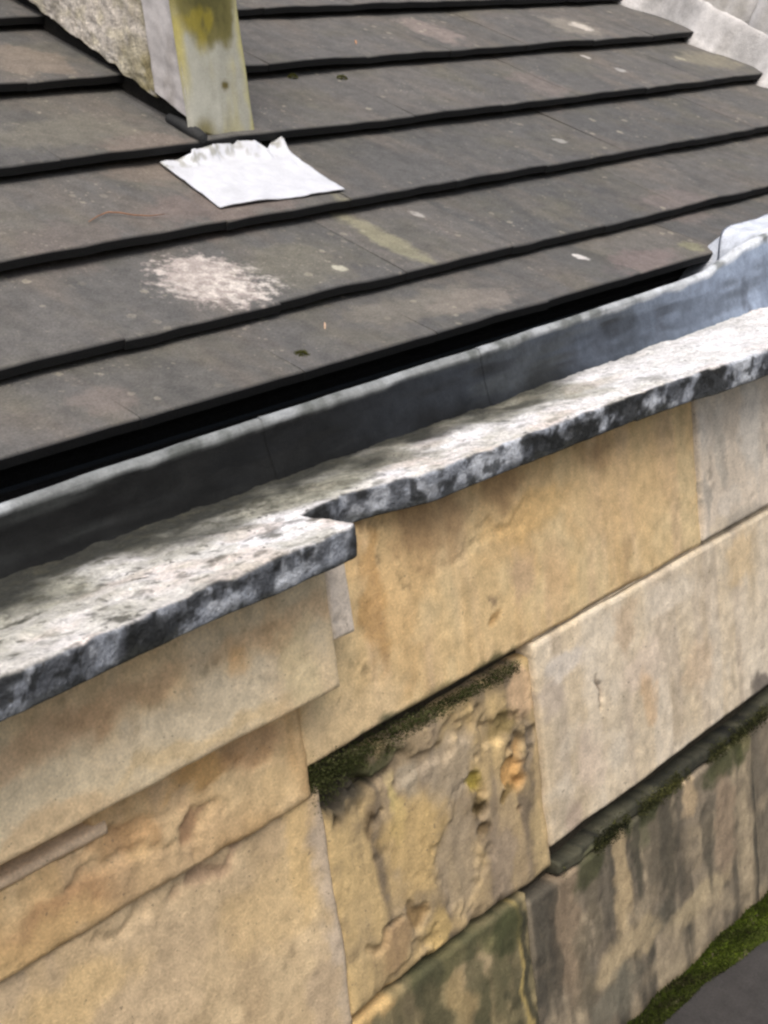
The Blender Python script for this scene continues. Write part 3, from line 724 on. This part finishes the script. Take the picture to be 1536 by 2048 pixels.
# white flashing apron dressed over the tile below
nu, nv = 70, 46
a = np.linspace(0, 1, nu); b_ = np.linspace(0, 1, nv)
A, B = np.meshgrid(a, b_, indexing='ij')
jag = np.interp(a, [0, .03, .10, .22, .24, .42, .44, .62, .64, .78, .80, .93, .95, 1], [.012, .012, .006, .004, .014, .016, .026, .036, .016, .010, -.008, .014, .02, .012])
S0 = np.interp(a, [0, 1], [.4300, .4185])+.004*(fbm(a*6, 0, 0, 470)-.5); S1 = .612+jag
Xa = (1.561+.288*A)*(1-B)+(1.590+.288*A)*B+.003*(fbm(B*5, A*2, 0, 471)-.5)
Sa = S0[:, None]+(S1-S0)[:, None]*B
hh = -(Sa-.387)/.244*STEP_H+.0045+.008*(fbm(A*4, B*3, 0, 472)-.35)+.004*(fbm(A*11, B*9, 0, 476)-.5)
rise = sstep(.82, 1.0, B)*np.interp(A, [0, .12, .25, .75, .85, 1], [.000, .004, .018, .022, .006, .014])
curl = .008*sstep(.96, 1, A)*sstep(.6, 1, B)+.004*sstep(.05, 0, B)*0
hh = hh+rise+curl+.006*sstep(.75, .95, B)*(fbm(A*22, B*12, 0, 473)-.5)
Va = np.array([[roof_p(Xa[i, j], Sa[i, j], hh[i, j]) for j in range(nv)] for i in range(nu)])
Vb = np.array([[roof_p(Xa[i, j], Sa[i, j], hh[i, j]-.0022) for j in range(nv)] for i in range(nu)])
Ca = np.zeros(A.shape+(3,)); Ca[:] = lin((208, 211, 217))
Ca = mix(Ca, lin((200, 203, 208)), sstep(.45, .7, fbm(A*5, B*4, 2, 474))*.7)
Ca = mix(Ca, lin((150, 150, 140)), sstep(.5, .66, fbm(A*26, B*14, 3, 475))*sstep(.78, .92, B)*.8)
rim = [i*nv for i in range(nu)]+[(nu-1)*nv+j for j in range(1, nv)]+[i*nv+nv-1 for i in range(nu-2, -1, -1)]+[j for j in range(nv-2, 0, -1)]
n0 = nu*nv
Fq = grid_faces(nu, nv).tolist()+grid_faces(nu, nv, n0, True).tolist()
for k in range(len(rim)):
    k2 = (k+1) % len(rim); Fq.append((rim[k2], rim[k], rim[k]+n0, rim[k2]+n0))
ap = child('flashing_apron', mesh_np('flashing_apron', np.concatenate([Va.reshape(-1, 3), Vb.reshape(-1, 3)]), Fq, np.clip(np.concatenate([Ca.reshape(-1, 3), Ca.reshape(-1, 3)*.7]), 0, .88)), BRIGHT, up)
ap['label'] = 'bright white sheet flashing with torn upper edge'

# ------------------------------------------------------------------ coping at the far verge of the roof
cop = thing('stone_coping', 'rough white stone coping running up the far edge of the tiled roof', 'coping', tuple(np.array(roof_p(3.95, .8))+np.array([0, 0, H])))
def rough_stone(s0, s1, x0, x1, h1, seed):
    # superellipsoid-like worn block in roof coordinates
    n1, n2 = 46, 70
    th = np.linspace(0, 2*math.pi, n1, endpoint=False); tt = np.linspace(0, 1, n2)
    T, L = np.meshgrid(th, tt, indexing='ij')
    e = .45
    cx_ = np.sign(np.cos(T))*np.abs(np.cos(T))**e; sy_ = np.sign(np.sin(T))*np.abs(np.sin(T))**e
    endr = 1-.10*(np.abs(2*L-1)**14)
    Xc = (x0+x1)/2+(x1-x0)/2*cx_*endr; Hc = (h1-.06)/2+(h1+.06)/2*sy_*endr; Sc = s0+(s1-s0)*L
    dn = (fbm(Xc*16, Sc*16, Hc*16, seed, 4, .55)-.5)
    Xc = Xc+cx_*.028*dn; Hc = Hc+sy_*.02*dn
    P = np.array([[roof_p(Xc[i, j], Sc[i, j], Hc[i, j]) for j in range(n2)] for i in range(n1)])
    C = np.zeros(T.shape+(3,)); C[:] = lin((222, 219, 215))
    C = mix(C, lin((238, 236, 234)), sstep(.42, .62, fbm(Xc*12, Sc*14, Hc*12, seed+1)))
    C = mix(C, lin((192, 188, 180)), sstep(.5, .68, fbm(Xc*20, Sc*20, Hc*20, seed+2))*.8)
    C = mix(C, lin((144, 140, 120)), sstep(.06, .0, Hc+.05*(fbm(Xc*20, Sc*20, 0, seed+3)-.5))*.6)
    Fq = grid_faces(n1, n2, flip=True).tolist()
    for j in range(n2-1): Fq.append((j+1, (n1-1)*n2+j+1, (n1-1)*n2+j, j)[::-1])
    Fq.append([i*n2 for i in range(n1)]); Fq.append([i*n2+n2-1 for i in range(n1)][::-1])
    return child('coping_stone', mesh_np('coping_stone', P, Fq, np.clip(C, 0, .85)), LEDGE2, cop)
LEDGE2 = weathered('whitened coping stone', fine=.16, mid=.16, s_mid=50, bs=.7, bd=.006)
s = -.02; k = 0
while s < 2.2:
    L = .78+.1*_hash(k, 3, 5, 9); rough_stone(s, s+L-.006, 3.80+.015*_hash(k, 1, 2, 3), 4.16, .27, 500+11*k); s += L-.004; k += 1
# ragged mortar fillet at its foot
ss = np.linspace(-.02, 2.2, 330); na = 14
wd = .012+.045*sstep(.3, .75, fbm(ss*9, 0, 0, 560, 3))+.06*np.exp(-((ss-.615)/.05)**2)
Aa = np.linspace(0, 1, na)
P = []; C = []
for i, sv in enumerate(ss):
    for a_ in Aa:
        nn = fbm(sv*30, a_*3, 0, 561)-.5
        P.append(roof_p(3.81-wd[i]*(1-a_)+.006*nn, sv+.01*nn, -.03+.10*math.sin(a_*math.pi/2)**2+.012*nn+.010*(a_ > .02))); C.append(lin((208, 206, 204))*(.8+.5*(nn+.3)))
child('mortar_fillet', mesh_np('mortar_fillet', np.array(P), grid_faces(len(ss), na, flip=True), np.clip(np.array(C), 0, .85)), LEDGE2, cop)

# ------------------------------------------------------------------ lower roof against the wall
low = thing('lower_roof', 'dark slate lean-to roof meeting the foot of the stone wall beside green moss', 'roof', (2.2, .9, H-1.6))
LP, LZ0, LY0 = rad(14), -1.507, 1.195
def low_p(x, t, h=0): return np.array([x, LY0-t*math.cos(LP)-h*math.sin(LP), LZ0-t*math.sin(LP)+h*math.cos(LP)])
SLATE = weathered('damp slate', rough=.6, fine=.25, mid=.25, s_mid=30, bs=.4, bd=.002, spec=.4)
V = [low_p(x, t, h) for x in (1.2, 3.4) for t in (0, 1.2) for h in (-.06, -.02)]
child('roof_deck', mesh_np('roof_deck', V, [(0, 1, 3, 2), (4, 6, 7, 5), (0, 4, 5, 1), (2, 3, 7, 6), (0, 2, 6, 4), (1, 5, 7, 3)], np.tile(lin((30, 29, 28)), (8, 1)), smooth=False), MC, low)
rs = random.Random(4)
for r_ in range(6):
    t0 = .03+.19*r_; x = 1.15+(.26 if r_ % 2 else .0)
    while x < 3.35:
        w_ = .52; base = lin((62, 60, 59))*rs.uniform(.85, 1.15)
        nx_, ny_ = 6, 4; V = []; ph = [rs.uniform(-.003, .003) for _ in range(nx_)]
        for lay in (0, 1):
            for i in range(nx_):
                for j in range(ny_):
                    tt_ = t0-.05+(.24+ph[i])*j/(ny_-1)
                    V.append(low_p(x+.0004+(w_-.0008)*i/(nx_-1), tt_, (.0 if lay == 0 else -.007)+.012*j/(ny_-1)+.0008*rs.random()))
        Fq = grid_faces(nx_, ny_, flip=True).tolist()+grid_faces(nx_, ny_, nx_*ny_).tolist()
        rim = [i*ny_ for i in range(nx_)]+[(nx_-1)*ny_+j for j in range(1, ny_)]+[i*ny_+ny_-1 for i in range(nx_-2, -1, -1)]+[j for j in range(ny_-2, 0, -1)]
        for k in range(len(rim)):
            k2 = (k+1) % len(rim); Fq.append((rim[k], rim[k2], rim[k2]+nx_*ny_, rim[k]+nx_*ny_))
        child('slate', mesh_np('slate', V, Fq, np.tile(base, (len(V), 1)), smooth=False), SLATE, low)
        x += w_

# ------------------------------------------------------------------ moss
_mn = fbm(np.arange(3000)/700*24, 0, 0, 44, 3)
def moss(name, label, base_pts, count, size, seed, greens, parent=None):
    """cushion of tiny upright leaves seeded over a mound: base_pts(rng) returns point and normal"""
    rg = random.Random(seed); V = []; Fq = []; C = []
    for _ in range(count):
        p, nrm = base_pts(rg); nrm = Vector(nrm).normalized()
        t = nrm.orthogonal().normalized(); t.rotate(Matrix.Rotation(rg.uniform(0, 6.28), 3, nrm))
        tip = Vector(p)+(nrm+.7*Vector((rg.uniform(-1, 1), rg.uniform(-1, 1), rg.uniform(-1, 1)))).normalized()*size*rg.uniform(.5, 1.3)
        wv_ = t*size*.28; b0 = len(V)
        V += [Vector(p)-wv_, Vector(p)+wv_, tip]; Fq.append((b0, b0+1, b0+2))
        kq = .5*rg.random()+.75*(float(_mn[int(p[0]*700+p[2]*2300) % 3000])-.15)
        c = lin(greens[min(len(greens)-1, max(0, int(kq*len(greens))))])*rg.uniform(.75, 1.2); C += [c*.8, c*.8, c]
    o = link(name, mesh_np(name, [tuple(v) for v in V], Fq, np.array(C), smooth=False), MOSS)
    o['kind'] = 'stuff'; o['label'] = label; o['category'] = 'moss'
    return o
GRN = [(56, 52, 36), (52, 56, 30), (58, 66, 28), (66, 78, 28), (80, 96, 32), (98, 112, 38)]
BX = [1.40]; BW = [.022]
for q in ((1310, 2048), (1400, 1972), (1470, 1925), (1536, 1888)):
    d = ray(*q); nl = np.array([0, -math.sin(LP), math.cos(LP)])      # where the moss gives way to slate
    Pq = d*((nl @ low_p(0, 0, .004))/(nl @ d)); BX.append(float(Pq[0])); BW.append(max(.022, float(LY0-Pq[1])))
BX.append(3.2); BW.append(BW[-1]*1.1)
_tx = np.linspace(1.3, 3.2, 400); _ta = np.linspace(0, 1, 12)
_w = np.interp(_tx, BX, BW)*(.85+.3*vnoise(_tx*14, 0, 0, 5))
_h = .034*np.cos(_ta[None]*math.pi/2)**.9*(.75+.5*vnoise(_tx[:, None]*22, _ta[None]*3, 1, 6))
_z = LZ0-_w[:, None]*_ta[None]*math.tan(LP)+_h
def bank(rg):
    i = rg.randrange(20, 380); j = rg.random()*10.9; a_ = j/11; j = int(j)
    x = _tx[i]+rg.uniform(-.0024, .0024); z = _z[i, j]+(_z[i, j+1]-_z[i, j])*(a_*11-j)
    return (x, 1.192-a_*_w[i], z-.004), (rg.uniform(-.2, .2), -(.35+a_), 1)
moss('moss_bank', 'bright green moss bank along the foot of the wall above the dark slates', bank, 34000, .0058, 21, GRN)
# bed of grit under the moss
P = np.stack([np.repeat(_tx[:, None], 12, 1), 1.192-_ta[None]*_w[:, None]*1.05, _z-.005-.02*(_ta[None] > .99)], -1)
C = lin((64, 72, 30))*(.5+.9*fbm(_tx[:, None]*30, _ta[None]*4, 0, 9))[..., None]
C = mix(C, lin((104, 96, 78)), sstep(.62, .75, fbm(_tx[:, None]*24, _ta[None]*3, 5, 19)))
child('mortar_fillet', mesh_np('mortar_fillet', P, grid_faces(400, 12, flip=True), C), MOSS, low)
DKG = [(38, 40, 28), (54, 60, 34), (72, 80, 44), (92, 96, 60), (110, 110, 78)]
_jn = fbm(np.arange(4000)/900*16, 0, 0, 71)
JA = [W(618, 1560), W(680, 1525), W(760, 1480), W(860, 1425), W(960, 1370), W(1040, 1325)]
def joint_a(rg):
    t = rg.random()**1.15*(len(JA)-1); i = min(int(t), len(JA)-2); f = t-i
    x = JA[i][0]*(1-f)+JA[i+1][0]*f; z = JA[i][1]*(1-f)+JA[i+1][1]*f
    z += rg.gauss(-.004, .009)*(1.6-.24*t)*(.4+1.2*float(_jn[int(x*900) % 4000]))
    return (x, 1.203+rg.uniform(-.004, .014), z-.004), (rg.uniform(-.3, .3), -1, .7)
moss('joint_moss', 'dark olive moss filling the open joint under the tan block', joint_a, 12000, .0034, 22, DKG)
JB = [W(1150, 1712), W(1240, 1650), W(1400, 1560), W(1536, 1480)]
def joint_b(rg):
    t = rg.random()*(len(JB)-1); i = min(int(t), len(JB)-2); f = t-i
    x = JB[i][0]*(1-f)+JB[i+1][0]*f; z = JB[i][1]*(1-f)+JB[i+1][1]*f
    while float(_jn[int(x*900) % 4000]) < .44: x = rg.uniform(1.52, 2.6)
    z = -1.131+rg.gauss(0, .008)
    return (x, 1.198+rg.uniform(-.003, .010), z), (rg.uniform(-.3, .3), -1, .7)
moss('joint_moss', 'grey green moss in the right hand joint below the pale pinkish block', joint_b, 12000, .0036, 23, [(34, 36, 28), (50, 54, 34), (70, 72, 46), (92, 94, 58), (112, 112, 66)])
def tuft(px, py, r_, cnt, label, seed, lift=0.0):
    x0_, s0_ = roof_xs(px, py)
    k = max(q for q in range(len(COURSES)) if COURSES[q] <= s0_+.004)
    g_ = COURSES[k+1]-COURSES[k]
    def f(rg):
        a_, q = rg.uniform(0, 6.28), r_*rg.random()**.5
        x, s_ = x0_+q*math.cos(a_)*1.3, s0_+q*math.sin(a_)
        return tuple(roof_p(x, s_, -(s_-COURSES[k])/g_*STEP_H+.006*(1-(q/r_)**2)+lift)), (rg.uniform(-.4, .4), -.5+rg.uniform(-.4, .4), 1)
    o = moss('moss_tuft', label, f, cnt, .0045, seed, [(88, 92, 44), (70, 74, 34), (104, 104, 56), (80, 76, 40)])
    del o['kind']; o['group'] = 'moss tufts on the roof tiles'
tuft(605, 703, .011, 260, 'small olive moss tuft on the lowest tile course above the gutter', 31)
tuft(592, 128, .010, 160, 'small dark moss tuft at a tile edge just right of the upstand', 32)
tuft(690, 134, .010, 160, 'small dark moss tuft at a tile edge, farther right of the upstand', 33)

# ------------------------------------------------------------------ bits blown onto the roof
BARK = weathered('dry twig', rough=.8, fine=.2, mid=.2, bs=.3, bd=.001)
tw = [(178, 441), (196, 428), (216, 419), (240, 421), (268, 428), (300, 431), (330, 428)]
pts = []
for px, py in tw:
    x, s_ = roof_xs(px, py); pts.append(roof_p(x, s_, -(s_-.387)/.244*STEP_H+.006))
V, Q, C = tube('fallen_twig', pts, [.0006, .0011, .0013, .0013, .0011, .0009, .0005], (150, 112, 88), BARK, None, 6, 3)
tag(link('fallen_twig', mesh_np('fallen_twig', V, Q, C), BARK), 'thin curled orange brown twig lying on the tiles left of the white flashing', 'twig')
def needle(px, py, dx, ds, colr, label):
    x, s_ = roof_xs(px, py)
    k = max(q for q in range(len(COURSES)) if COURSES[q] <= s_+.004); g_ = COURSES[k+1]-COURSES[k]
    pts = [roof_p(x+dx*t, s_+ds*t, -(s_+ds*t-COURSES[k])/g_*STEP_H+.003+.002*(1-t*t)) for t in (-1, -.5, 0, .5, 1)]
    V, Q, C = tube('n', pts, [.0006, .0013, .0015, .0013, .0006], colr, BARK, None, 6, 5)
    tag(link('dry_stalk', mesh_np('dry_stalk', V, Q, C), BARK), label, 'stalk', 'dry stalks on the roof tiles')
needle(713, 78, .010, .012, (200, 150, 110), 'short pale brown stalk on the upper tiles right of the upstand')
needle(655, 634, .012, .012, (206, 176, 150), 'short pale stalk on the lowest tile course')
